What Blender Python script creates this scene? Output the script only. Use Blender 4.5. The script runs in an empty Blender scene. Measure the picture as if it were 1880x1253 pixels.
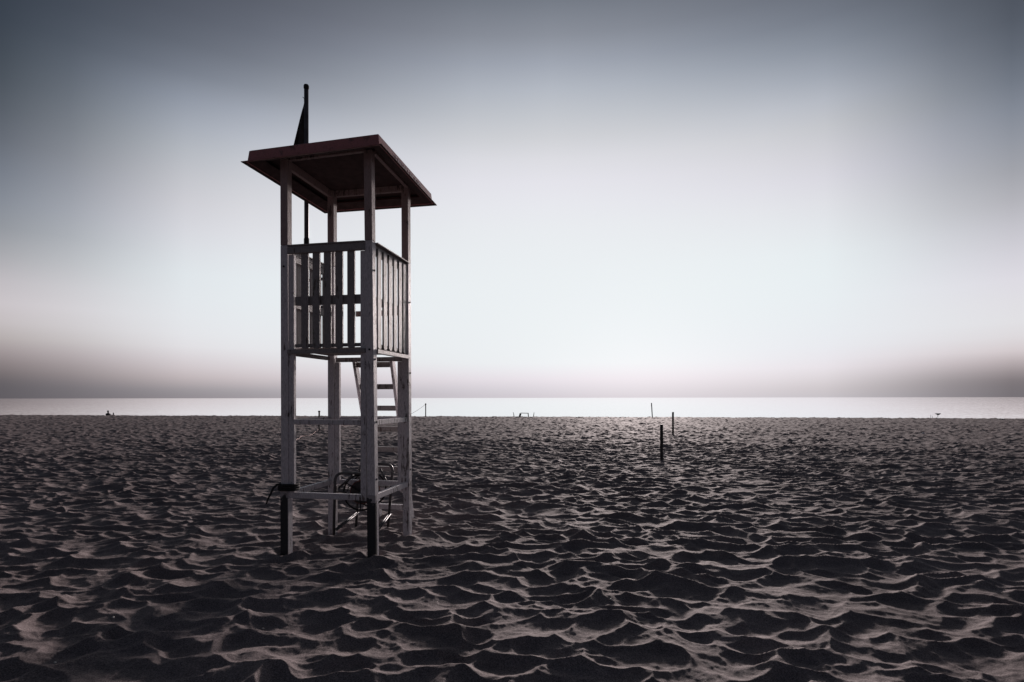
import bpy, bmesh, math, random
import numpy as np
from mathutils import Vector, Matrix
random.seed(7)
R = math.radians
scene = bpy.context.scene
COL = scene.collection
F = 1038.0          # focal length in photo pixels
EYE = 1.6
def at(px, py, depth):                      # real-world point seen at photo pixel, at a given distance
    return Vector(((px-940)/F*depth, depth, EYE-(py-731)/F*depth))

# ------------------------------------------------------------------ materials
def lin(c):
    return tuple(((v/255)/12.92 if v/255 <= .04045 else ((v/255+.055)/1.055)**2.4) for v in c)
def new_mat(name):
    m = bpy.data.materials.new(name); m.use_nodes = True
    nt = m.node_tree; b = nt.nodes['Principled BSDF']
    return m, nt, b
def N(nt, t, **kw):
    n = nt.nodes.new(t)
    for k, v in kw.items():
        if k.startswith('i_'): n.inputs[k[2:].replace('_', ' ')].default_value = v
        else: setattr(n, k, v)
    return n
def ramp(nt, stops, interp='LINEAR'):
    r = nt.nodes.new('ShaderNodeValToRGB'); r.color_ramp.interpolation = interp
    e = r.color_ramp.elements
    while len(e) > 1: e.remove(e[-1])
    e[0].position = stops[0][0]; e[0].color = (*stops[0][1], 1)
    for p, c in stops[1:]:
        q = e.new(p); q.color = (*c, 1)
    return r
def wood(name, paint, bare, wear=.5, streak=(9, 9, 1.2), rough=.55, dirt=.5):
    m, nt, b = new_mat(name); L = nt.links.new
    tc = N(nt, 'ShaderNodeTexCoord')
    mp = N(nt, 'ShaderNodeMapping'); mp.inputs['Scale'].default_value = streak
    L(tc.outputs['Object'], mp.inputs['Vector'])
    n1 = N(nt, 'ShaderNodeTexNoise', i_Scale=4.0, i_Detail=8.0, i_Roughness=.65); L(mp.outputs[0], n1.inputs['Vector'])
    n2 = N(nt, 'ShaderNodeTexNoise', i_Scale=3.0, i_Detail=10.0, i_Roughness=.7); L(tc.outputs['Object'], n2.inputs['Vector'])
    n3 = N(nt, 'ShaderNodeTexNoise', i_Scale=26.0, i_Detail=6.0, i_Roughness=.7); L(mp.outputs[0], n3.inputs['Vector'])
    mx = N(nt, 'ShaderNodeMath', operation='MULTIPLY_ADD'); L(n1.outputs[0], mx.inputs[0]); mx.inputs[1].default_value = .5
    m2 = N(nt, 'ShaderNodeMath', operation='MULTIPLY'); L(n2.outputs[0], m2.inputs[0]); m2.inputs[1].default_value = .5
    L(m2.outputs[0], mx.inputs[2])
    r1 = ramp(nt, [(.0, tuple(v*.5 for v in bare)), (.33, bare), (.37+.08*wear, bare), (.40+.08*wear, paint), (.58, paint), (.66, tuple(v*.78 for v in paint))]); L(mx.outputs[0], r1.inputs[0])
    r2 = ramp(nt, [(.3, (1-dirt,)*3), (.62, (1, 1, 1))]); L(n3.outputs[0], r2.inputs[0])
    mm = N(nt, 'ShaderNodeMix', data_type='RGBA', blend_type='MULTIPLY'); mm.inputs[0].default_value = 1
    L(r1.outputs[0], mm.inputs[6]); L(r2.outputs[0], mm.inputs[7]); L(mm.outputs[2], b.inputs['Base Color'])
    b.inputs['Roughness'].default_value = rough
    bp = N(nt, 'ShaderNodeBump', i_Strength=.35, i_Distance=.004); L(n3.outputs[0], bp.inputs['Height']); L(bp.outputs[0], b.inputs['Normal'])
    return m
def plain(name, c, rough=.6, metal=0., var=.35, scale=12.):
    m, nt, b = new_mat(name); L = nt.links.new
    tc = N(nt, 'ShaderNodeTexCoord'); n = N(nt, 'ShaderNodeTexNoise', i_Scale=scale, i_Detail=6.0); L(tc.outputs['Object'], n.inputs['Vector'])
    r = ramp(nt, [(.3, tuple(v*(1-var) for v in c)), (.7, tuple(min(1, v*(1+var)) for v in c))]); L(n.outputs[0], r.inputs[0])
    L(r.outputs[0], b.inputs['Base Color']); b.inputs['Roughness'].default_value = rough; b.inputs['Metallic'].default_value = metal
    bp = N(nt, 'ShaderNodeBump', i_Strength=.2, i_Distance=.003); L(n.outputs[0], bp.inputs['Height']); L(bp.outputs[0], b.inputs['Normal'])
    return m
M = {
 'paint': wood('weathered_white_paint', (.72, .68, .71), (.17, .145, .14), .6, dirt=.6),
 'upper': wood('worn_brown_stained_paint', (.36, .26, .25), (.10, .07, .065), .6, dirt=.5),
 'slat': wood('weathered_slat_paint', (.30, .275, .275), (.12, .095, .085), .6, dirt=.6),
 'roof': wood('dark_red_roof_paint', (.40, .15, .15), (.2, .09, .085), .3, (3, 3, 3), .5, .35),
 'ceiling': plain('roof_underside_painted_shade', (.06, .036, .035), .9),  # dark tone, also paints the shade under the roof rim
 'letter': plain('white_lettering_paint', (.85, .78, .78), .5, var=.15, scale=40),
 'black': plain('black_bitumen', (.025, .027, .03), .75),
 'rubber': plain('black_rubber', (.015, .015, .017), .9),
 'metal': plain('galvanised_tube', (.09, .09, .095), .5, .6, .3, 20),
 'pole': plain('grey_painted_pole', (.07, .062, .07), .5),
 'cloth': plain('dark_flag_cloth', (.035, .033, .036), .9),
 'rope': plain('red_rope', (.13, .045, .04), .85, var=.4, scale=60),
 'post': plain('dark_wet_timber', (.035, .033, .033), .7),
 'hose': plain('dark_drum', (.02, .018, .02), .6),
 'skin': plain('skin', (.32, .19, .14), .6), 'shirt': plain('dark_shirt', (.03, .03, .035), .9), 'hair': plain('dark_hair', (.015, .012, .011), .7),
 'bird': plain('grey_feathers', (.09, .085, .085), .8), 'paper': plain('white_paper', (.8, .8, .8), .7, var=.05), 'shell': plain('shell', (.6, .56, .52), .5),
 'twig': plain('twig_bark', (.05, .04, .035), .9),
}

def felt():
    m, nt, b = new_mat('peeling_bitumen'); L = nt.links.new
    tc = N(nt, 'ShaderNodeTexCoord'); sp = N(nt, 'ShaderNodeSeparateXYZ'); L(tc.outputs['Object'], sp.inputs[0])
    n = N(nt, 'ShaderNodeTexNoise', i_Scale=22.0, i_Detail=6.0); L(tc.outputs['Object'], n.inputs['Vector'])
    a = N(nt, 'ShaderNodeMath', operation='MULTIPLY_ADD'); L(n.outputs[0], a.inputs[0]); a.inputs[1].default_value = .30; L(sp.outputs[2], a.inputs[2])
    r = ramp(nt, [(.69, (.025, .027, .03)), (.71, (.36, .33, .34))]); L(a.outputs[0], r.inputs[0])
    L(r.outputs[0], b.inputs['Base Color']); b.inputs['Roughness'].default_value = .75
    bp = N(nt, 'ShaderNodeBump', i_Strength=.4, i_Distance=.004); L(n.outputs[0], bp.inputs['Height']); L(bp.outputs[0], b.inputs['Normal'])
    return m
M['felt'] = felt()
# ------------------------------------------------------------------ mesh helpers
class MB:
    def __init__(s): s.bm = bmesh.new()
    def hexa(s, pts, bev=.003):
        t = bmesh.new()
        v = [t.verts.new(p) for p in pts]
        for f in ((0,3,2,1),(4,5,6,7),(0,1,5,4),(1,2,6,5),(2,3,7,6),(3,0,4,7)): t.faces.new([v[i] for i in f])
        if bev: bmesh.ops.bevel(t, geom=t.edges[:], offset=bev, segments=1, affect='EDGES')
        bmesh.ops.recalc_face_normals(t, faces=t.faces[:])
        me = bpy.data.meshes.new('tmp'); t.to_mesh(me); t.free(); s.bm.from_mesh(me); bpy.data.meshes.remove(me)
        return s
    def box(s, x0, x1, y0, y1, z0, z1, bev=.003):
        return s.hexa([(x0,y0,z0),(x1,y0,z0),(x1,y1,z0),(x0,y1,z0),(x0,y0,z1),(x1,y0,z1),(x1,y1,z1),(x0,y1,z1)], bev)
    def bar(s, p, q, w, h, up=(0,0,1), bev=.003):
        p, q, up = Vector(p), Vector(q), Vector(up); d = (q-p).normalized()
        sx = d.cross(up).normalized()*w/2; sy = sx.cross(d).normalized()*h/2
        c = [-sx-sy, sx-sy, sx+sy, -sx+sy]
        return s.hexa([p+k for k in c]+[q+k for k in c], bev)
    def tube(s, pts, r, n=10, caps=True):
        pts = [Vector(p) for p in pts]; rs = r if isinstance(r, (list, tuple)) else [r]*len(pts)
        rings = []; prev = None
        for i, p in enumerate(pts):
            d = (pts[min(i+1, len(pts)-1)]-pts[max(i-1, 0)]).normalized()
            if prev is None: prev = d.orthogonal().normalized()
            a = (prev-d*prev.dot(d)).normalized(); prev = a; b = d.cross(a)
            rings.append([s.bm.verts.new(p+(a*math.cos(2*math.pi*k/n)+b*math.sin(2*math.pi*k/n))*rs[i]) for k in range(n)])
        for a, b in zip(rings, rings[1:]):
            for k in range(n):
                f = s.bm.faces.new((a[k], a[(k+1)%n], b[(k+1)%n], b[k])); f.smooth = True
        if caps:
            s.bm.faces.new(rings[0][::-1]); s.bm.faces.new(rings[-1])
        return s
    def ring(s, c, ax, rad, r, n=40):
        c = Vector(c); ax = Vector(ax).normalized(); u = ax.orthogonal().normalized(); v = ax.cross(u)
        pts = [c+(u*math.cos(2*math.pi*k/n)+v*math.sin(2*math.pi*k/n))*rad for k in range(n+1)]
        return s.tube(pts, r, 8)
    def cyl(s, p, q, r, n=24): return s.tube([p, q], r, n)
    def build(s, name, mat, parent=None, org=None):
        me = bpy.data.meshes.new(name)
        if org is not None: bmesh.ops.translate(s.bm, verts=s.bm.verts[:], vec=-Vector(org))
        s.bm.normal_update(); s.bm.to_mesh(me); s.bm.free(); me.materials.append(M[mat] if isinstance(mat, str) else mat)
        o = bpy.data.objects.new(name, me); COL.objects.link(o)
        if parent: o.parent = parent
        elif org is not None: o.location = org
        return o
def tag(o, label=None, cat=None, group=None, kind=None):
    for k, v in (('label', label), ('category', cat), ('group', group), ('kind', kind)):
        if v: o[k] = v
    return o
def empty(name, loc, rz=0):
    o = bpy.data.objects.new(name, None); COL.objects.link(o); o.location = loc; o.rotation_euler.z = rz
    o.empty_display_size = .2; return o
def arc(pts, rad=.1, n=6):                    # polyline with rounded corners
    pts = [Vector(p) for p in pts]; out = [pts[0]]
    for a, b, c in zip(pts, pts[1:], pts[2:]):
        u = (a-b).normalized(); v = (c-b).normalized(); s = b+u*rad; e = b+v*rad
        for k in range(n+1):
            t = k/n; out.append(s*(1-t)**2+b*2*t*(1-t)+e*t*t)
    out.append(pts[-1]); return out

# ------------------------------------------------------------------ noise
rng = np.random.RandomState(11)
PERM = rng.permutation(4096); GA = rng.rand(4096)*2*np.pi; GX = np.cos(GA); GY = np.sin(GA)
def hsh(i, j, k=0): return PERM[(PERM[(PERM[(i+k*57) & 4095]+j) & 4095]+k*131) & 4095]
def perlin(x, y, k=0):
    i = np.floor(x).astype(np.int64); j = np.floor(y).astype(np.int64); fx = x-i; fy = y-j
    def g(a, b):
        h = hsh(i+a, j+b, k); return GX[h]*(fx-a)+GY[h]*(fy-b)
    u = fx*fx*fx*(fx*(fx*6-15)+10); v = fy*fy*fy*(fy*(fy*6-15)+10)
    return (g(0,0)*(1-u)+g(1,0)*u)*(1-v)+(g(0,1)*(1-u)+g(1,1)*u)*v
RND = rng.rand(8, 4096)
def bowls(x, y, c, k, depth, sharp, asp, off, density=1.0):
    gx = x/c; gy = y/c; i0 = np.floor(gx).astype(np.int64); j0 = np.floor(gy).astype(np.int64)
    best = np.full(x.shape, 1.0)
    kk = .032
    for di in (-2, -1, 0, 1, 2):
        for dj in (-2, -1, 0, 1, 2):
            h = hsh(i0+di, j0+dj, k); r = RND[:, h]
            cx = i0+di+.5+(r[0]-.5)*1.1; cy = j0+dj+.5+(r[1]-.5)*1.1
            th = (r[2]-.5)*1.5; ct, st = np.cos(th), np.sin(th)
            dx = gx-cx; dy = gy-cy; a = dx*ct+dy*st; b = -dx*st+dy*ct
            s = .75+.6*r[3]; A = 1+asp*r[4]
            d2 = (a*a/A+b*b*np.sqrt(A))/(s*s)
            v = 1-np.exp(-sharp*d2*np.sqrt(d2)*1.35)*(.72+.28*r[5])
            v = v+off*(r[6]-.5)
            hh = np.clip(.5+.5*(best-v)/kk, 0, 1)
            best = best*(1-hh)+v*hh-kk*hh*(1-hh)
    return best*depth
FEET = []
for a_ in (.04, 1.015):
    for b_ in (.04, 1.015):
        FEET.append((-1.4272-a_*math.cos(.1968)+b_*math.sin(.1968), 5.8131+a_*math.sin(.1968)+b_*math.cos(.1968)))
def crest(x): return 49.6-.1485*x
def height(x, y):
    wx = x+.16*perlin(x*1.7, y*1.7, 1)+.035*perlin(x*6, y*6, 2); wy = y+.16*perlin(x*1.7, y*1.7, 3)+.035*perlin(x*6, y*6, 4)
    amp = .92+.45*perlin(x*.35, y*.35, 9)
    h = bowls(wx, wy, .24, 1, .108, 1.15, 1.4, .10)*amp
    h += bowls(wx+3.3, wy+1.7, .14, 2, .028, 1.4, 1.0, .2)*(.6+.9*perlin(x*.8, y*.8, 12))
    h += .032*perlin(x*.55, y*.55, 5)+.014*perlin(x*2.2, y*2.2, 6)
    h += .004*perlin(x*19, y*19, 7)+.002*perlin(x*41, y*41, 8)
    pn = perlin(wx*1.5+.4*wy, wy*2.9-.3*wx, 15); rg = 1-np.sqrt(pn*pn+.0012)*2.6; h += .042*np.clip(rg, 0, 1)**1.6*np.clip(.6+1.2*perlin(x*.6, y*.6, 16), 0, 1)
    h -= .1
    for fx, fy in FEET:
        q = np.sqrt((x-fx)**2+(y-fy)**2)
        h += (.028*np.exp(-((q-.17)/.07)**2)-.02*np.exp(-(q/.08)**2))*np.where(q < .6, 1, 0)
    d = y-crest(x)
    h -= np.clip(d, 0, None)*.15*np.clip(d/2.5, 0, 1)
    fade = np.clip(1-(d-3)/8, 0, 1)
    return np.maximum(h, -3+0*h)
def hz(x, y): return float(height(np.array([float(x)]), np.array([float(y)]))[0])

# ------------------------------------------------------------------ beach (one sheet)
rr = [0.0]+list(np.linspace(.3, 1.5, 8)); r = 1.5
while r < 22: r *= 1.0026; rr.append(r)
while r < 62: r *= 1.0046; rr.append(r)
while r < 230: r *= 1.012; rr.append(r)
while r < 6000: r *= 1.12; rr.append(r)
rr = np.array(rr)
fine = np.arange(-56, 56.001, .085); left = np.linspace(-180, -56, 120)[:-1]; right = np.linspace(56, 180, 120)[1:-1]
ang = np.radians(np.concatenate([left, fine, right]))
RRm, AN = np.meshgrid(rr[1:], ang, indexing='ij')
X = RRm*np.sin(AN); Y = RRm*np.cos(AN)
Hh = np.empty_like(X)
for a in range(0, X.shape[0], 40): Hh[a:a+40] = height(X[a:a+40], Y[a:a+40])
nr, na = X.shape
verts = np.concatenate([np.array([[0, 0, hz(0, 0)]]), np.stack([X, Y, Hh], -1).reshape(-1, 3)]).astype(np.float32)
idx = 1+np.arange(nr*na).reshape(nr, na); nx = np.roll(idx, -1, axis=1)
quads = np.stack([idx[:-1], idx[1:], nx[1:], nx[:-1]], -1).reshape(-1, 4)
# orientation: upward normals
quads = quads[:, ::-1]
tris = np.stack([np.zeros(na, int), idx[0], nx[0]], -1)[:, ::-1]
quads = np.ascontiguousarray(quads)
me = bpy.data.meshes.new('beach'); me.vertices.add(len(verts)); me.vertices.foreach_set('co', verts.ravel())
nl = quads.size+tris.size; me.loops.add(nl); me.loops.foreach_set('vertex_index', np.concatenate([quads.ravel(), tris.ravel()]).astype(np.int32))
me.polygons.add(len(quads)+len(tris))
me.polygons.foreach_set('loop_start', np.concatenate([np.arange(len(quads))*4, quads.size+np.arange(len(tris))*3]).astype(np.int32))
me.update(calc_edges=True); me.polygons.foreach_set('use_smooth', np.ones(len(me.polygons), bool)); me.validate()
if me.polygons[1000].normal.z < 0: me.flip_normals()
beach = bpy.data.objects.new('beach', me); COL.objects.link(beach)
tag(beach, 'dark trampled sand beach dimpled with footprints', 'beach', kind='structure')
m, nt, b = new_mat('dusk_sand'); L = nt.links.new
tc = N(nt, 'ShaderNodeTexCoord')
n1 = N(nt, 'ShaderNodeTexNoise', i_Scale=.8, i_Detail=8.0); L(tc.outputs['Object'], n1.inputs['Vector'])
n2 = N(nt, 'ShaderNodeTexNoise', i_Scale=110.0, i_Detail=4.0, i_Roughness=.8); L(tc.outputs['Object'], n2.inputs['Vector'])
r1 = ramp(nt, [(.3, (.155, .127, .127)), (.7, (.21, .175, .176))]); L(n1.outputs[0], r1.inputs[0])
r2 = ramp(nt, [(.36, (.3, .3, .3)), (.5, (1, 1, 1)), (.64, (1.9, 1.9, 1.9))]); L(n2.outputs[0], r2.inputs[0])
mm = N(nt, 'ShaderNodeMix', data_type='RGBA', blend_type='MULTIPLY'); mm.inputs[0].default_value = .8
L(r1.outputs[0], mm.inputs[6]); L(r2.outputs[0], mm.inputs[7]); L(mm.outputs[2], b.inputs['Base Color'])
b.inputs['Roughness'].default_value = .85; b.inputs['Specular IOR Level'].default_value = .08
n3 = N(nt, 'ShaderNodeTexNoise', i_Scale=95.0, i_Detail=6.0, i_Roughness=.8); L(tc.outputs['Object'], n3.inputs['Vector'])
bp = N(nt, 'ShaderNodeBump', i_Strength=.7, i_Distance=.007); L(n3.outputs[0], bp.inputs['Height']); L(bp.outputs[0], b.inputs['Normal'])
me.materials.append(m)

# ------------------------------------------------------------------ sea
bm = bmesh.new()
SZ = -1.35
vs = [bm.verts.new(p) for p in ((-40000, 40, SZ), (40000, 40, SZ), (40000, 45000, SZ), (-40000, 45000, SZ))]
bm.faces.new(vs); me = bpy.data.meshes.new('sea'); bm.to_mesh(me); bm.free()
sea = bpy.data.objects.new('sea', me); COL.objects.link(sea); tag(sea, 'calm pale sea reaching the horizon', 'sea', kind='structure')
m, nt, b = new_mat('calm_sea'); L = nt.links.new
b.inputs['Base Color'].default_value = (.95, .94, .94, 1); b.inputs['Metallic'].default_value = .9; b.inputs['Roughness'].default_value = 0; b.inputs['IOR'].default_value = 1.33
tc = N(nt, 'ShaderNodeTexCoord')
def smath(op, a, b_):
    n = N(nt, 'ShaderNodeMath', operation=op)
    for i, v in enumerate((a, b_)):
        if isinstance(v, (int, float)): n.inputs[i].default_value = v
        else: L(v, n.inputs[i])
    return n.outputs[0]
def snoise(sc, det=3.0):
    mp = N(nt, 'ShaderNodeMapping'); mp.inputs['Scale'].default_value = sc; L(tc.outputs['Object'], mp.inputs['Vector'])
    n = N(nt, 'ShaderNodeTexNoise', i_Scale=1.0, i_Detail=det, i_Roughness=.55); L(mp.outputs[0], n.inputs['Vector'])
    return n.outputs['Factor'] if 'Factor' in n.outputs else n.outputs[0]
rip = snoise((1.3, 2.6, 1)); swell = snoise((.012, .07, 1)); band = snoise((.0015, .02, 1), 4.0)
ny = smath('MAXIMUM', -.0265, smath('MULTIPLY', smath('ADD', rip, smath('ADD', smath('MULTIPLY', swell, .5), smath('MULTIPLY', band, .6))), -.027))
nxx = smath('MULTIPLY', smath('SUBTRACT', snoise((2.1, 1.7, 1)), .5), .12)
cb = N(nt, 'ShaderNodeCombineXYZ'); L(nxx, cb.inputs[0]); L(ny, cb.inputs[1]); cb.inputs[2].default_value = 1
nn = N(nt, 'ShaderNodeVectorMath', operation='NORMALIZE'); L(cb.outputs[0], nn.inputs[0]); L(nn.outputs[0], b.inputs['Normal'])
sea.data.materials.append(m)

# ------------------------------------------------------------------ lifeguard tower (local frame: a to the left, b to the back)
TL, S = 1.056, .084
TH = .1968; BX, BY = -1.4272, 5.8131
cx, cy = BX+TL/2*(-math.cos(TH))+TL/2*math.sin(TH), BY+TL/2*math.sin(TH)+TL/2*math.cos(TH)
def lx(a): return TL/2-a
def ly(b): return b-TL/2
def world(a, b, z):
    return Vector((BX-a*math.cos(TH)+b*math.sin(TH), BY+a*math.sin(TH)+b*math.cos(TH), z))
tower = empty('lifeguard_tower', (cx, cy, 0), -TH)
tag(tower, 'tall weathered wooden lifeguard tower with dark red flat roof and slatted railing', 'lifeguard tower')
def abox(mb, a0, a1, b0, b1, z0, z1, bev=.003, lean=0):
    x0, x1 = lx(a1), lx(a0); y0, y1 = ly(b0), ly(b1)
    f = lambda z: lean*(2.3-z)
    d0, d1 = f(z0), f(z1)
    return mb.hexa([(x0+d0,y0,z0),(x1+d0,y0,z0),(x1+d0,y1,z0),(x0+d0,y1,z0),(x0+d1,y0,z1),(x1+d1,y0,z1),(x1+d1,y1,z1),(x0+d1,y1,z1)], bev)
def part(name, mat, boxes, parent=tower, lean=0, label=None):
    mb = MB()
    for bx in boxes: abox(mb, *bx, lean=lean)
    o = mb.build(name, mat, parent)
    if label: o['label'] = label
    return o
ZR, ZF, ZT = 4.19, 2.115, 3.205
corners = {'A': (TL-S, 0, .0015), 'B': (0, 0, .0105), 'C': (0, TL-S, .0035), 'D': (TL-S, TL-S, .001)}
for k, (a, b_, ln) in corners.items():
    o = part('post', 'paint', [(a, a+S, b_, b_+S, -.35, ZT+.02)], lean=ln)
    # upper length of the same post, brown stained
    f = ln*(2.3-(ZT+.02))
    mb = MB(); abox(mb, a, a+S, b_, b_+S, ZT+.023, 4.16, lean=ln); mb.build('upper_post', 'upper', tower)
IW = .062
for k, (a0, b0) in {'A': (TL-S-IW-.001, .012), 'B': (S+.001, .012), 'C': (S+.001, TL-S+.012), 'D': (TL-S-IW-.001, TL-S+.012)}.items():
    part('doubling_post', 'paint', [(a0, a0+IW, b0, b0+.045, .535, ZT-.08 if k in 'AB' else 2.04)])
e = .002
for z0, z1, nm in ((.54, .60, 'lower_rail'), (1.32, 1.373, 'middle_rail')):
    part(nm, 'paint', [(S+IW+e, TL-S-IW-e, .006, .05, z0, z1)])
    part(nm, 'paint', [(.006, .05, S+e, TL-S-e, z0-.002, z1-.002)])
    part(nm, 'paint', [(TL-.05, TL-.006, S+e, TL-S-e, z0-.004, z1-.004)])
    part(nm, 'paint', [(S+IW+e, TL-S-IW-e, TL-.052, TL-.008, z0-.006, z1-.006)])
# joists under the deck
part('joist', 'slat', [(S+e, TL-S-e, -.014, .030, 2.068, 2.113)])
part('joist', 'slat', [(-.014, .030, S+e, TL-S-e, 2.066, 2.111)])
part('joist', 'slat', [(TL-.03, TL+.014, S+e, TL-S-e, 2.066, 2.111)])
part('joist', 'slat', [(S+e, TL-S-e, TL-.044, TL, 2.045, 2.098)])
part('floor', 'slat', [(.036+e, TL-.036, .09+k*.137, .09+k*.137+.13, 2.117, 2.137) for k in range(6)])
# railings: front (AB), right (BC), left (AD)
def slats(side):
    mb = MB()
    if side == 'front':
        a_start = S+IW+.066
        n, w, pitch = 5, .082, .1325
    else: n, w, pitch, a_start = 6, .083, .1395, S+.055
    for k in range(n):
        p0 = a_start+k*pitch; p1 = p0+w; j = random.uniform(-.004, .004); zb = 2.119+random.uniform(-.0, .006); zt = 3.150 if side != 'right' else 3.172+random.uniform(-.004, .004)
        pts2 = []
        q0, q1, t0, t1 = {'front': (p0+j, p1+j, .010, .030), 'right': (p0+j, p1+j, .006, .026), 'left': (p0+j, p1+j, TL-.026, TL-.006)}[side]
        if side == 'front': mb_pts = lambda u, t, z: (lx(u), ly(t), z)
        else: mb_pts = lambda u, t, z: (lx(t), ly(u), z)
        c = .02
        prof = [(q0, zb+c), (q0+c, zb), (q1-c, zb), (q1, zb+c), (q1, zt), (q0, zt)]
        bm = mb.bm; A_ = [bm.verts.new(mb_pts(u, t0, z)) for u, z in prof]; B_ = [bm.verts.new(mb_pts(u, t1, z)) for u, z in prof]
        fs = [bm.faces.new(A_), bm.faces.new(B_[::-1])]
        for i in range(6): fs.append(bm.faces.new((A_[i], B_[i], B_[(i+1)%6], A_[(i+1)%6])))
        bmesh.ops.recalc_face_normals(bm, faces=fs)
    return mb.build('slat_panel', 'slat', tower)
slats('front'); slats('right'); slats('left')
part('cross_rail', 'slat', [(S+IW+e, TL-S-IW-e, .033, .066, 2.585, 2.68)])
part('cross_rail', 'slat', [(.029, .062, S+e, TL-S-e, 2.585, 2.665)])
part('cross_rail', 'slat', [(TL-.062, TL-.029, S+e, TL-S-e, 2.585, 2.665)])
part('bottom_rail', 'slat', [(S+IW+e, TL-S-IW-e, .033, .066, 2.14, 2.175)])
part('bottom_rail', 'slat', [(.029, .062, S+e, TL-S-e, 2.14, 2.175)])
part('bottom_rail', 'slat', [(TL-.062, TL-.029, S+e, TL-S-e, 2.14, 2.175)])
part('top_rail', 'slat', [(S+e, TL-S-e, -.014, .030, 3.130, ZT), (S+e, TL-S-e, -.022, .05, ZT+.003, ZT+.018)])
part('top_rail', 'slat', [(.030, .060, S+e, TL-S-e, 3.10, ZT), (-.018, .045, S+e, TL-S-e, ZT+.003, ZT+.016)])
part('top_rail', 'slat', [(TL-.062, TL+.012, S+e, TL-S-e, 3.155, ZT-.012), (TL-.075, TL+.018, S+e, TL-S-e, ZT-.009, ZT+.006), (TL-.062, TL-.029, S+e, TL-S-e, 3.08, 3.15)])
part('gate_bar', 'upper', [(S+e, .70, TL-.05, TL-.026, 2.60, 2.665)])
# ladder at the back
ladder = empty('ladder', (0, 0, 0)); ladder.parent = tower
def LP(a, t): return Vector((lx(a), ly(1.085+(1.93-1.085)*t), 2.09-2.22*t))
for a0, a1 in ((.262, .322), (.755, .79)):
    mb = MB(); mb.bar(LP(a0, 0), LP(a1, 1.02), .036, .085, up=(0, 1, .4)); mb.build('stringer', 'paint', ladder)
for k in range(8):
    t = (2.01-(.272*k)-.03)/2.2; t = .035+k*.122
    mb = MB(); mb.bar(LP(.285+.055*t, t), LP(.735+.03*t, t), .06, .065, up=(0, 0, 1)); mb.build('rung', 'slat' if k < 6 else 'paint', ladder)
# roof
roof = MB(); bm = roof.bm
ra0, ra1, rb0, rb1 = -.19, 1.375, -.21, 1.47
def ringv(i, z): return [bm.verts.new((lx(a), ly(b_), z)) for a, b_ in ((ra0+i, rb0+i), (ra1-i, rb0+i), (ra1-i, rb1-i), (ra0+i, rb1-i))]
rings = [ringv(.17, 4.118), ringv(.0, 4.056), ringv(.0, 4.062), ringv(.045, 4.070), ringv(.058, 4.188), ringv(.075, 4.200), ringv(.4, 4.222)]
for a, b_ in zip(rings, rings[1:]):
    for k in range(4): bm.faces.new((a[k], a[(k+1)%4], b_[(k+1)%4], b_[k]))
bm.faces.new(rings[-1]); bmesh.ops.recalc_face_normals(bm, faces=bm.faces[:])
bm.faces.ensure_lookup_table()
for f in bm.faces[:4]: f.material_index = 1  # underside of the rim: shade put in as a darker colour
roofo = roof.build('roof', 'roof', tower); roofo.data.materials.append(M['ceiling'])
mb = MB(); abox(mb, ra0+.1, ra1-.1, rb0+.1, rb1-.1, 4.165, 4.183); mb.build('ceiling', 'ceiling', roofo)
BZ0, BZ1 = 4.105, 4.163
part('roof_beam', 'upper', [(S+e, TL-S-e, .008, .048, BZ0+.015, BZ1)], roofo)
part('roof_beam', 'upper', [(.006, .046, S+e, TL-S-e, BZ0+.01, BZ1)], roofo)
part('roof_beam', 'upper', [(TL-.046, TL-.006, S+e, TL-S-e, BZ0-.03, BZ1)], roofo)
part('roof_beam', 'upper', [(S+e, TL-S-e, TL-.048, TL-.008, BZ0-.015, BZ1)], roofo)
cu = bpy.data.curves.new('lettering', 'FONT'); cu.body = 'SALVATAGGIO'; cu.size = .112; cu.extrude = .0015; cu.align_x = 'LEFT'; cu.space_character = 1.06
tmp = bpy.data.objects.new('t', cu); COL.objects.link(tmp); bpy.context.view_layer.update()
tme = bpy.data.meshes.new_from_object(tmp.evaluated_get(bpy.context.evaluated_depsgraph_get())); bpy.data.objects.remove(tmp)
xs = [v.co.x for v in tme.vertices]; w = max(xs)-min(xs); sx = .76/w
for v in tme.vertices:
    u, q, d = (v.co.x-min(xs))*sx+.26, v.co.y, v.co.z
    z = 4.084+q
    inset = .045+(z-4.070)/(4.188-4.070)*.013
    v.co = (lx(ra0+inset)+.0025+d, ly(u), z)
tme.materials.clear(); tme.materials.append(M['letter'])
lt = bpy.data.objects.new('lettering', tme); COL.objects.link(lt); lt.parent = roofo; lt['label'] = 'worn white capital lettering on the red roof edge'
def tilt(me):                                  # the roof sits slightly high over the near corner
    for v in me.vertices:
        a, b_ = TL/2-v.co.x, v.co.y+TL/2
        v.co.z += .034*max(0, 1-a/1.2)*max(0, 1-b_/1.25)
tilt(roofo.data)
for c_ in roofo.children: tilt(c_.data)
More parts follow.
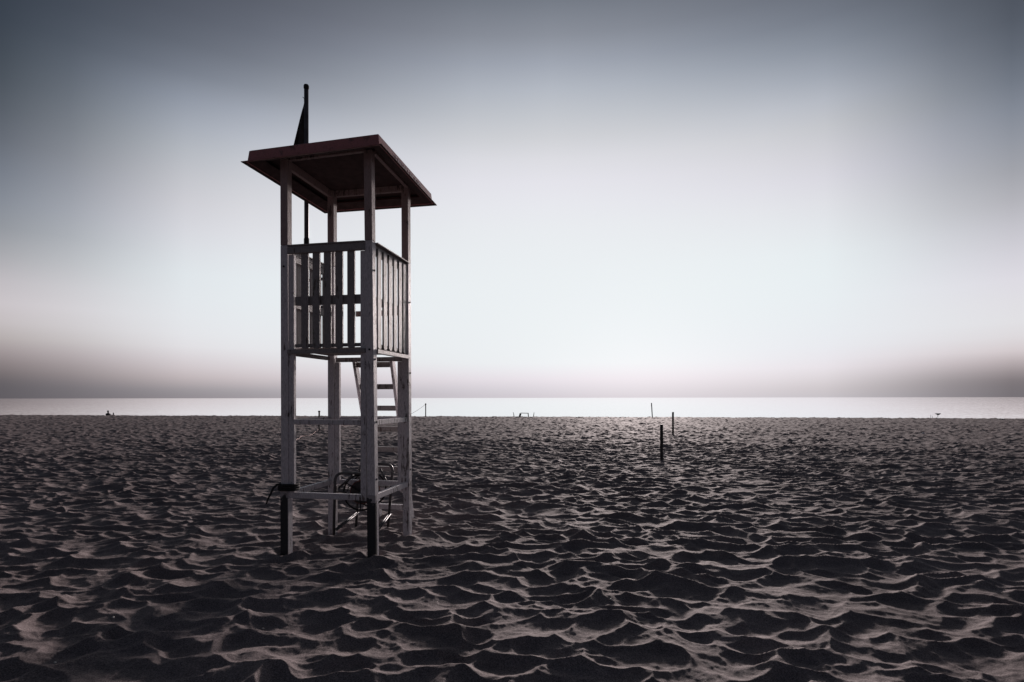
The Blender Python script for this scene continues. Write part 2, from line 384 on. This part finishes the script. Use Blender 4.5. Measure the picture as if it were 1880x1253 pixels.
# black felt sleeves at the foot of the two front posts
def sleeve(pts, z0, z1, lean):
    mb = MB()
    for (a0, a1, b0, b1) in pts: abox(mb, a0, a1, b0, b1, z0, z1, bev=.001, lean=lean)
    return mb.build('felt_sleeve', 'felt', tower)
sleeve([(TL-S+.004, TL+.005, -.006, -.001), (TL+.001, TL+.006, -.001, S)], -.3, .64, .0015)
sleeve([(-.003, S+.004, -.006, -.001), (S+.001, S+.006, -.001, S), (-.006, -.001, -.003, S*.35)], -.3, .60, .0105)
for (a, b_, z, ax) in ((0, .04, 2.92, 'x'), (0, .035, 2.0, 'x'), (0, .04, .76, 'x'), (0, TL-.04, 2.75, 'x'), (0, TL-.045, .74, 'x'), (0, .05, 1.35, 'x'), (0, TL-.04, 1.9, 'x'), (TL-.04, 0, 3.0, 'y'), (.04, 0, 2.1, 'y')):
    mb = MB(); c = Vector((lx(a)+.0105*(2.3-z)*(1 if b_ < .5 else .3) if ax == 'x' else lx(a), ly(b_), z)); d = Vector((.008, 0, 0)) if ax == 'x' else Vector((0, -.008, 0))
    mb.cyl(c-d*.3, c+d, .011, 10); mb.build('bolt', 'black', tower)

# ------------------------------------------------------------------ flag pole
pp = world(1.43, 1.12, 0)
fp = empty('flag_pole', (pp.x, pp.y, 2.62), -TH); tag(fp, 'thin dark flag pole with limp flag fixed to the tower behind its roof', 'flag pole')
mb = MB(); mb.cyl((0, 0, 0), (0, 0, 2.90), .028, 16); mb.build('pole', 'pole', fp)
mb = MB(); mb.tube([(0, 0, 2.905), (0, 0, 2.92), (0, 0, 2.95), (0, 0, 2.965)], [.026, .034, .034, .026], 16); mb.build('cap', 'rubber', fp)
mb = MB(); mb.tube([(0, 0, .82), (0, 0, .84), (0, 0, 1.0), (0, 0, 1.03)], [.025, .033, .033, .025], 14); mb.build('coupling', 'rubber', fp)
for z in (.12, .47):
    mb = MB(); mb.bar((.01, -.02, z), (.355, -.085, z), .02, .035); mb.build('bracket', 'black', fp)
mb = MB(); bm = mb.bm
nu, nv = 14, 30; grid = {}
for j in range(nv+1):
    t = j/nv; z = 2.74-t*1.0
    wd = .008+.222*t**.78
    for i in range(nu+1):
        s = i/nu
        grid[i, j] = bm.verts.new((-.030-wd*s, .03*math.sin(s*9+t*2)*min(1, t*2), z-.05*s*s*(1-t)))
for j in range(nv):
    for i in range(nu): f = bm.faces.new((grid[i, j], grid[i+1, j], grid[i+1, j+1], grid[i, j+1])); f.smooth = True
fl = mb.build('flag', 'cloth', fp); so = fl.modifiers.new('thick', 'SOLIDIFY'); so.thickness = .003; fl['label'] = 'dark triangular flag hanging limp'
mb = MB(); mb.tube([(-.03, 0, 2.80), (-.028, 0, 2.74)], .004, 6); mb.tube([(-.026, 0, 2.79), (-.05, .0, 2.815)], .004, 6); mb.build('toggle', 'rubber', fp)

# ------------------------------------------------------------------ strap round the left front post
c0 = world(TL-S/2, S/2, .66)
st = empty('strap', tuple(c0)); tag(st, 'black rubber strap wound round the left front post of the tower, loose end hanging', 'strap')
mb = MB()
for i, z in enumerate((.625, .65, .675)):
    pts = [world(*q, z+.004*((k+i) % 2)) for k, q in enumerate([(TL+.014, -.018), (S*0+TL-S-IW-.012, -.016), (TL-S-IW-.014, .06), (TL-S-IW-.01, S+.012), (TL+.012, S+.012), (TL+.014, -.018)])]
    mb.tube(arc(pts, .012, 3), .0135, 8)
mb.build('coil', 'rubber', st, org=c0)
mb = MB(); mb.tube([at(514, 889, 5.93), at(508, 890, 5.9), at(501, 897, 5.86), at(496, 908, 5.85), at(491, 918, 5.86), at(489, 925, 5.88)], [.012, .012, .011, .01, .009, .008], 8)
mb.build('loose_end', 'rubber', st, org=c0)

# ------------------------------------------------------------------ rescue line reel under the tower
rc = Vector((-1.84, 7.0, 0.0))
reel = empty('rescue_line_reel', rc); tag(reel, 'tubular metal reel stand with dark rope drum under the tower', 'rope reel')
Zf, Zb = 6.75, 7.3
FLx, FRx = (613-940)/F*Zf, (690-940)/F*Zf; BLx, BRx = (657-940)/F*Zb, (717-940)/F*Zb
mb = MB()
l1 = [Vector((FLx-.01, Zf+.02, -.04)), Vector((FLx+.015, Zf, .705)), Vector((FRx, Zf, .695)), Vector((FRx-.01, Zf+.02, -.04))]
l2 = [Vector((BLx-.02, Zb-.02, -.06)), Vector((BLx+.02, Zb, .765)), Vector((BRx+.03, Zb, .745)), Vector((BRx-.03, Zb-.02, -.06))]
mb.tube(arc(l1, .1), .017); mb.build('front_hoop', 'metal', reel, org=rc)
mb = MB(); mb.tube(arc(l2, .1), .017); mb.build('rear_hoop', 'metal', reel, org=rc)
for p, q in ((Vector((FLx, Zf+.02, .02)), Vector((BLx-.01, Zb-.02, .13))), (Vector((FRx, Zf+.02, .02)), Vector((BRx-.02, Zb-.02, .11)))):
    mb = MB(); mb.tube([p, q], .010); mb.tube([p+Vector((.024, 0, -.004)), q+Vector((.024, 0, -.004))], .008); mb.build('side_runner', 'metal', reel, org=rc)
for p, q in ((at(648, 872, Zf), at(622, 896, Zf+.03)), (at(698, 861, Zb), at(713, 892, Zb-.04))):
    mb = MB(); mb.tube([p, q], .013); mb.build('brace', 'metal', reel, org=rc)
mb = MB(); p = at(615, 893, Zf+.02); q = at(637, 904, Zf+.14); mb.tube(arc([at(617, 893, Zf+.02), at(616, 903, Zf+.02), q, at(640, 894, Zf+.2)], .02), .009); mb.build('handle', 'metal', reel, org=rc)
mb = MB(); cz = .455
ax0, ax1 = Vector((-1.84, Zf+.02, cz)), Vector((-1.80, Zb-.02, cz))
mb.tube([ax0, ax1], .012)
for X0, Z0 in ((FLx, Zf), (BLx, Zb)):
    X1 = FRx if Z0 == Zf else BRx
    mb.tube([(X0+.01, Z0, cz), (X1, Z0, cz)], .009)
mb.build('axle', 'metal', reel, org=rc)
axd = (ax1-ax0).normalized()
d0, d1 = ax0+axd*.10, ax0+axd*.38
mb = MB(); mb.cyl(d0, d1, .135, 28); drum = mb.build('drum', 'hose', reel, org=rc)
mb = MB()
for k in range(13): mb.ring(d0+axd*(.012+k*.0215), axd, .137+.004*(k % 2), .0105, 28)
mb.build('wound_rope', 'rope', drum, org=rc).parent = drum
for c in (d0-axd*.01, d1+axd*.01):
    mb = MB(); mb.ring(c, axd, .215, .011)
    u = axd.orthogonal().normalized(); v = axd.cross(u)
    for k in range(6):
        an = k*math.pi/3+.3; mb.tube([c, c+(u*math.cos(an)+v*math.sin(an))*.213], .007, 6)
    mb.build('flange', 'rubber', reel, org=rc)

# ------------------------------------------------------------------ posts in the sand
def sand_post(px, ytop, ybase, w, lean=0., label='', depth=None, cap=False, name='marker_post', rect=False):
    D = depth or EYE*F/(ybase-731)
    x = (px-940)/F*D; z0 = hz(x, D); top = EYE-(ytop-731)/F*D
    mb = MB(); n = 14; pts = []; rs = []
    for k in range(9):
        t = k/8; z = z0-.25+(top-z0+.25)*t
        pts.append((lean*t+random.uniform(-.002, .002), random.uniform(-.002, .002), z-z0)); rs.append(w/2*random.uniform(.96, 1.03))
    pts.append((lean, 0, top-z0+.008)); rs.append(w/2*.7)
    mb.tube(pts, rs, n); o = mb.build(name, 'post'); o.location = (x, D, z0)
    tag(o, label, 'post', 'dark posts standing in the sand'); return o, Vector((x, D, z0)), top
sand_post(1214.5, 781, 841, .082, 0, 'thick dark wooden post, nearest to the camera of those right of the tower')
sand_post(1235.5, 758, 797, .086, 0, 'dark post in the sand, middle distance right of the tower, its tip against the sea')
sand_post(1198, 741, 766, .085, -.09, 'slim dark post leaning slightly left on the far beach edge', depth=48.5)
o1, p1, t1 = sand_post(586, 756, 789, .085, 0, 'dark capped post seen between the left legs of the tower')
o2, p2, t2 = sand_post(781.5, 741, 762, .09, 0, 'far slim post with a rope tied near its top, just right of the tower', depth=50.5)
mb = MB()
for z in (.86, .6): mb.tube([(0, 0, t2-p2.z-.11), (0, 0, t2-p2.z-.05)], .07, 10)
c = mb.build('rope_knot', 'rubber', o2)
mb = MB(); mb.tube([(0, 0, t1-p1.z-.02), (0, 0, t1-p1.z+.05)], [.055, .052], 12); mb.build('cap', 'rubber', o1)
# rope from the far post down to the sand and on to the nearer post
pts = []
A0 = Vector((p2.x, p2.y, t2-.08)); A1 = at(738, 769, 46); A1.z = hz(A1.x, A1.y)+.02
for k in range(13):
    t = k/12; q = A0.lerp(A1, t); q.z -= .12*math.sin(math.pi*t); pts.append(q)
for k in range(1, 40):
    t = k/39; q = A1.lerp(Vector((p1.x+.05, p1.y, 0)), t); q.x += .5*math.sin(t*7)*math.sin(math.pi*t); q.z = hz(q.x, q.y)+.014; pts.append(q)
mb = MB(); mb.tube(pts, .012, 6); o = mb.build('rope', 'rope', org=pts[0]); tag(o, 'thin rope slanting from the far post down onto the sand behind the tower', 'rope')
pts = []
for k in range(50):
    t = k/49; x = 586-46*t; y = 786+ (24*t+3*math.sin(t*6)); D = EYE*F/(y-731); X0 = (x-940)/F*D
    pts.append(Vector((X0, D, hz(X0, D)+.018)))
mb = MB(); mb.tube(pts, .018, 6); o = mb.build('rope', 'rope', org=pts[0]); tag(o, 'faded red rope lying curved on the sand between the left tower legs', 'rope')

# ------------------------------------------------------------------ small things on the beach edge
def on_crest(px, back=0.):
    k = (px-940)/F; D = 49.6/(1+.1485*k)+back; return Vector((k*D, D, hz(k*D, D)))
p = on_crest(962)
fr = empty('bench_frame', tuple(p)); tag(fr, 'low dark wooden frame like a small bench on the far beach edge', 'bench')
mb = MB(); mb.bar((-.3, 0, .36), (.40, 0, .34), .3, .05); mb.build('top_board', 'post', fr)
for x0, x1, w in ((-.42, -.30, .16), (.40, .36, .07)):
    mb = MB(); mb.bar((x0, 0, -.1), (x1, 0, .33), w, .28, up=(0, 1, 0)); mb.build('leg', 'post', fr)
for px, ln, lab in ((944, -.09, 'short stick leaning left beside the low bench frame'), (979, .07, 'short stick leaning right beside the low bench frame')):
    p = on_crest(px); mb = MB(); mb.tube([(0, 0, -.15), (ln*.5+.01, 0, .2), (ln, 0, .40)], [.035, .03, .02], 8); o = mb.build('stick', 'twig'); o.location = p; tag(o, lab, 'stick', 'sticks on the beach edge')
for px, h_, lab in ((1708.5, .27, 'thin upright twig on the beach edge left of the bird, farther from it'), (1711.5, .22, 'thin upright twig on the beach edge just left of the bird')):
    p = on_crest(px); mb = MB(); mb.tube([(0, 0, -.1), (.01, 0, h_*.5), (-.01, 0, h_)], [.014, .012, .006], 6); o = mb.build('twig', 'twig'); o.location = p; tag(o, lab, 'twig', 'twigs by the bird')
# bird
p = on_crest(1721.5)
bm = bmesh.new()
def lathe(sts, mb, n=14):
    rings = []
    for x, z, ry, rz in sts: rings.append([mb.bm.verts.new((x, ry*math.cos(2*math.pi*k/n), z+rz*math.sin(2*math.pi*k/n))) for k in range(n)])
    for a, b_ in zip(rings, rings[1:]):
        for k in range(n): f = mb.bm.faces.new((a[k], a[(k+1)%n], b_[(k+1)%n], b_[k])); f.smooth = True
    mb.bm.faces.new(rings[0][::-1]); mb.bm.faces.new(rings[-1])
mb = MB()
lathe([(-.24, .30, .006, .004), (-.18, .285, .03, .018), (-.1, .265, .06, .045), (0, .245, .075, .068), (.08, .24, .07, .07), (.13, .255, .05, .055), (.165, .275, .036, .040), (.195, .285, .034, .036), (.225, .28, .022, .024), (.245, .272, .01, .010), (.275, .262, .003, .003)], mb)
for y in (-.03, .03): mb.tube([(.0, y, .2), (.015, y, .12), (.0, y, .10), (.005, y, -.01)], [.016, .008, .008, .006], 6); mb.tube([(.0, y, .002), (.05, y, .0)], [.008, .004], 6)
o = mb.build('bird', 'bird'); o.location = p+Vector((0, 0, .03)); tag(o, 'small dark gull standing on two thin legs on the beach edge', 'bird')
# litter, shell
D = 25.4; x = (1695-940)/F*D; z = hz(x, D)
bm = bmesh.new(); bmesh.ops.create_icosphere(bm, subdivisions=3, radius=.055)
for v in bm.verts: v.co *= random.uniform(.72, 1.12); v.co.z *= .7; v.co.x *= 1.15
mb = MB(); mb.bm.free(); mb.bm = bm; o = mb.build('crumpled_paper', 'paper'); o.location = (x, D, z+.05); tag(o, 'small crumpled white paper lying on the dark sand at the right', 'litter')
for px, py, k, rot, lab in ((1121, 1091, 1., .7, 'tiny pale shell on a sand ridge in the foreground right of the tower'), (100, 1196, .8, 2., 'tiny white shell chip in the dark bottom left corner of the sand'), (482, 1134, .7, 1.2, 'tiny pale shell chip on the sand below the left front leg of the tower'), (207, 1120, .8, .2, 'tiny pale shell chip in the left foreground, above the corner one')):
    D = EYE*F/(py-731); x = (px-940)/F*D; z = hz(x, D)
    mb = MB()
    lathe([(-.011*k, .0, .002, .002), (-.007*k, .002, .008*k, .004), (0, .004, .011*k, .006*k), (.007*k, .003, .009*k, .004), (.011*k, .0, .003, .002)], mb)
    o = mb.build('shell', 'shell'); o.location = (x, D, z+.003); o.rotation_euler = (.4, .3, rot); tag(o, lab, 'shell', 'shells scattered on the sand')

# ------------------------------------------------------------------ people sitting beyond the beach edge
def person(px, back, sc, label, width=1., head_top=None):
    p = on_crest(px, back)
    J = {'pel': (0, 0, .12, .15, .13), 'waist': (0, -.03, .28, .14, .10), 'chest': (0, -.01, .44, .17, .12), 'neckb': (0, .02, .56, .09, .08), 'neck': (0, .03, .62, .05, .05),
         'head1': (0, .04, .70, .075, .085), 'head2': (0, .045, .78, .08, .095), 'crown': (0, .04, .84, .05, .06)}
    bon = [('pel','waist'),('waist','chest'),('chest','neckb'),('neckb','neck'),('neck','head1'),('head1','head2'),('head2','crown')]
    for s, n in ((-1, 'l'), (1, 'r')):
        J['hip'+n] = (s*.1, .05, .11, .085, .085); J['knee'+n] = (s*.13, .42, .42, .06, .06); J['ank'+n] = (s*.12, .62, .06, .04, .04); J['toe'+n] = (s*.13, .78, .03, .035, .025)
        J['sh'+n] = (s*.19, .0, .52, .06, .06); J['elb'+n] = (s*.26, .16, .30, .045, .045); J['wri'+n] = (s*.12, .42, .33, .028, .028); J['palm'+n] = (s*.06, .47, .33, .032, .018)
        bon += [('pel','hip'+n),('hip'+n,'knee'+n),('knee'+n,'ank'+n),('ank'+n,'toe'+n),('neckb','sh'+n),('sh'+n,'elb'+n),('elb'+n,'wri'+n),('wri'+n,'palm'+n)]
        for k in range(4):
            J['f%d%s' % (k, n)] = (s*.0-s*.005*k, .475+.012*(1-abs(k-1.5)/2), .355-.018*k, .009, .009)
            bon.append(('palm'+n, 'f%d%s' % (k, n)))
        J['th'+n] = (s*.05, .455, .375, .010, .010); bon.append(('palm'+n, 'th'+n))
    names = list(J); me = bpy.data.meshes.new('person')
    me.from_pydata([tuple(c*sc*(width if i == 0 else 1) for i, c in enumerate(J[n][:3])) for n in names], [(names.index(a), names.index(b_)) for a, b_ in bon], [])
    o = bpy.data.objects.new('person', me); COL.objects.link(o)
    md = o.modifiers.new('skin', 'SKIN'); md.use_smooth_shade = True
    for i, n in enumerate(names): me.skin_vertices[0].data[i].radius = (J[n][3]*sc*width, J[n][4]*sc)
    me.skin_vertices[0].data[0].use_root = True
    o.modifiers.new('sub', 'SUBSURF').levels = 2; o.modifiers['sub'].render_levels = 2
    me.materials.append(M['shirt'])
    o.location = p; tag(o, label, 'person', 'people sitting by the sea')
    mb = MB(); lathe([(-.085*sc, .80*sc, .01*sc, .01*sc), (-.07*sc, .80*sc, .06*sc, .06*sc), (0, .81*sc, .10*sc, .095*sc), (.06*sc, .80*sc, .06*sc, .06*sc), (.08*sc, .80*sc, .01*sc, .01*sc)], mb)
    h = mb.build('hair', 'hair', o); h.location = (0, .03*sc, 0)
    return o
person(198, 3.9, 1.0, 'larger of two dark figures seated facing the sea on the beach edge', 1.02)
person(208, 3.6, .72, 'smaller seated figure, a child, right of the adult on the beach edge', .8)

# ------------------------------------------------------------------ sky
w = bpy.data.worlds.new('World'); scene.world = w; w.use_nodes = True; nt = w.node_tree; L = nt.links.new
bg = nt.nodes['Background']; tc = N(nt, 'ShaderNodeTexCoord'); sp = N(nt, 'ShaderNodeSeparateXYZ'); L(tc.outputs['Generated'], sp.inputs[0])
def MA(op, a, b_=None, c=None, clamp=False):
    n = N(nt, 'ShaderNodeMath', operation=op); n.use_clamp = clamp
    for i, v in enumerate((a, b_, c)):
        if v is None: continue
        if isinstance(v, (int, float)): n.inputs[i].default_value = v
        else: L(v, n.inputs[i])
    return n.outputs[0]
x, y, z = sp.outputs
hor = MA('SQRT', MA('ADD', MA('MULTIPLY', x, x), MA('MULTIPLY', y, y)))
tanel = MA('DIVIDE', MA('MAXIMUM', z, 0), MA('MAXIMUM', hor, .01))
t = MA('MINIMUM', tanel, 1.2)
tn = MA('DIVIDE', t, 1.2)
AZ0 = R(4.5)
az = MA('ABSOLUTE', MA('SUBTRACT', MA('ARCTAN2', x, y), AZ0))
KNOTS = [   # azimuth in degrees, then (tan of elevation, sRGB) from the horizon up
 (-42, [(0, (96,92,97)), (.014, (96,92,97)), (.035, (120,112,114)), (.06, (156,146,148)), (.085, (184,177,177)), (.12, (202,196,200)), (.165, (186,183,188)), (.21, (154,157,163)), (.27, (130,136,147)), (.35, (98,104,114)), (.44, (70,78,88)), (.54, (53,61,73)), (.8, (42,48,58)), (1.2, (36,40,48))]),
 (-27, [(0, (152,146,151)), (.008, (156,151,156)), (.03, (196,186,189)), (.055, (217,211,215)), (.09, (229,230,234)), (.18, (228,234,238)), (.26, (221,222,228)), (.31, (212,212,218)), (.37, (195,198,205)), (.44, (166,172,184)), (.53, (114,120,132)), (.63, (86,91,103)), (.85, (60,64,73)), (1.2, (42,46,54))]),
 (3, [(0, (197,191,199)), (.012, (204,199,207)), (.038, (225,220,227)), (.065, (230,234,237)), (.19, (232,237,240)), (.30, (231,234,238)), (.36, (229,229,236)), (.42, (220,220,226)), (.47, (203,205,210)), (.53, (185,190,199)), (.585, (162,168,180)), (.645, (136,141,152)), (.71, (114,120,131)), (.9, (80,84,94)), (1.2, (50,54,62))]),
 (27, [(0, (194,189,195)), (.010, (198,192,197)), (.028, (214,208,213)), (.05, (228,224,230)), (.09, (229,232,237)), (.2, (230,237,240)), (.29, (226,228,233)), (.345, (219,218,226)), (.41, (204,205,210)), (.46, (186,190,199)), (.53, (148,155,167)), (.62, (110,116,128)), (.8, (80,84,94)), (1.2, (46,50,58))]),
 (41.5, [(0, (112,107,112)), (.016, (115,109,113)), (.038, (158,148,151)), (.063, (210,201,204)), (.1, (223,222,226)), (.145, (221,219,226)), (.21, (201,200,208)), (.285, (166,167,174)), (.37, (134,140,152)), (.45, (99,106,118)), (.53, (76,82,93)), (.8, (50,54,62)), (1.2, (40,44,52))]),
 (85, [(0, (54,57,62)), (.1, (76,80,88)), (.4, (66,72,84)), (1.2, (48,55,66))]),
]
def pchip(xs, ys, q):
    xs = np.array(xs, float); ys = np.array(ys, float); h = np.diff(xs); d = np.diff(ys)/h; m = np.zeros(len(xs))
    for k in range(1, len(xs)-1):
        if d[k-1]*d[k] > 0: m[k] = (h[k-1]+h[k])*3/((2*h[k]+h[k-1])/d[k-1]*1+(h[k]+2*h[k-1])/d[k])
    m[0] = d[0]; m[-1] = d[-1]
    q = np.clip(q, xs[0], xs[-1]); k = np.clip(np.searchsorted(xs, q)-1, 0, len(xs)-2); t_ = (q-xs[k])/h[k]
    return ys[k]*(2*t_**3-3*t_**2+1)+ys[k+1]*(3*t_**2-2*t_**3)+m[k]*h[k]*(t_**3-2*t_**2+t_)+m[k+1]*h[k]*(t_**3-t_**2)
TG = np.array([0, .006, .013, .022, .033, .047, .062, .08, .1, .125, .155, .19, .225, .26, .3, .34, .38, .42, .46, .5, .545, .59, .64, .7, .78, .88, 1.0, 1.2])
AG = np.array([-42, -38, -34, -30, -25, -19, -12, -4, 4, 12, 18, 24, 29, 33.5, 37.5, 41.5])
tab = np.array([[pchip([r_[0] for r_ in k[1]], [r_[1][c] for r_ in k[1]], TG) for c in range(3)] for k in KNOTS[:5]])   # knot, channel, t
KA = [k[0] for k in KNOTS[:5]]
full = np.zeros((len(AG), 3, len(TG)))
for c in range(3):
    for i_ in range(len(TG)): full[:, c, i_] = pchip(KA, tab[:, c, i_], AG)
def prof(rows):
    r_ = ramp(nt, [(tt/1.2, lin(c)) for tt, c in rows]); L(tn, r_.inputs[0]); return r_.outputs[0]
def mixc(f, a, b_):
    n = N(nt, 'ShaderNodeMix', data_type='RGBA'); L(f, n.inputs[0]); L(a, n.inputs[6]); L(b_, n.inputs[7]); return n.outputs[2]
def step(v, a, b_, smooth):
    n = N(nt, 'ShaderNodeMapRange', interpolation_type='SMOOTHSTEP' if smooth else 'LINEAR'); L(v, n.inputs[0]); n.inputs[1].default_value = a; n.inputs[2].default_value = b_; return n.outputs[0]
saz = MA('ARCTAN2', x, y)
pr = [prof([(TG[i_], tuple(full[k, :, i_])) for i_ in range(len(TG))]) for k in range(len(AG))]
c3 = pr[0]
for k in range(1, len(AG)): c3 = mixc(step(saz, R(AG[k-1]), R(AG[k]), False), c3, pr[k])
c3 = mixc(step(MA('ABSOLUTE', saz), R(44), R(95), True), c3, prof(KNOTS[5][1]))
# physical dusk sky, faint and desaturated, added under the glow
SUN_EL, SUN_AZ = R(8.8), R(13)
sk = N(nt, 'ShaderNodeTexSky'); sk.sky_type = 'NISHITA'; sk.sun_disc = False; sk.sun_elevation = R(2); sk.sun_rotation = SUN_AZ
hsv = N(nt, 'ShaderNodeHueSaturation', i_Saturation=.15); L(sk.outputs[0], hsv.inputs['Color'])
add = N(nt, 'ShaderNodeMix', data_type='RGBA', blend_type='ADD'); add.inputs[0].default_value = .004; L(c3, add.inputs[6]); L(hsv.outputs[0], add.inputs[7])
L(add.outputs[2], bg.inputs['Color']); bg.inputs['Strength'].default_value = 1.0

sd = bpy.data.lights.new('sun', 'SUN'); sd.energy = 5.0; sd.angle = R(4.8); sd.color = (1, .86, .83)
so = bpy.data.objects.new('sun', sd); COL.objects.link(so)
dirv = Vector((math.sin(SUN_AZ)*math.cos(SUN_EL), math.cos(SUN_AZ)*math.cos(SUN_EL), math.sin(SUN_EL)))
so.rotation_euler = dirv.to_track_quat('Z', 'Y').to_euler(); so.location = (0, 0, 10)

# ------------------------------------------------------------------ camera
cd = bpy.data.cameras.new('camera'); cam = bpy.data.objects.new('camera', cd); COL.objects.link(cam)
cd.sensor_width = 36; cd.lens = 36*F/1880; cd.shift_y = (730.8-626.5)/1880; cd.clip_end = 100000; cd.clip_start = .05
cam.location = (0, 0, EYE); cam.rotation_euler = (Matrix.Rotation(R(90), 4, 'X') @ Matrix.Rotation(-.0014, 4, 'Z')).to_euler()
scene.camera = cam
scene.view_settings.view_transform = 'Standard'; scene.view_settings.look = 'None'; scene.view_settings.exposure = 0; scene.view_settings.gamma = 1
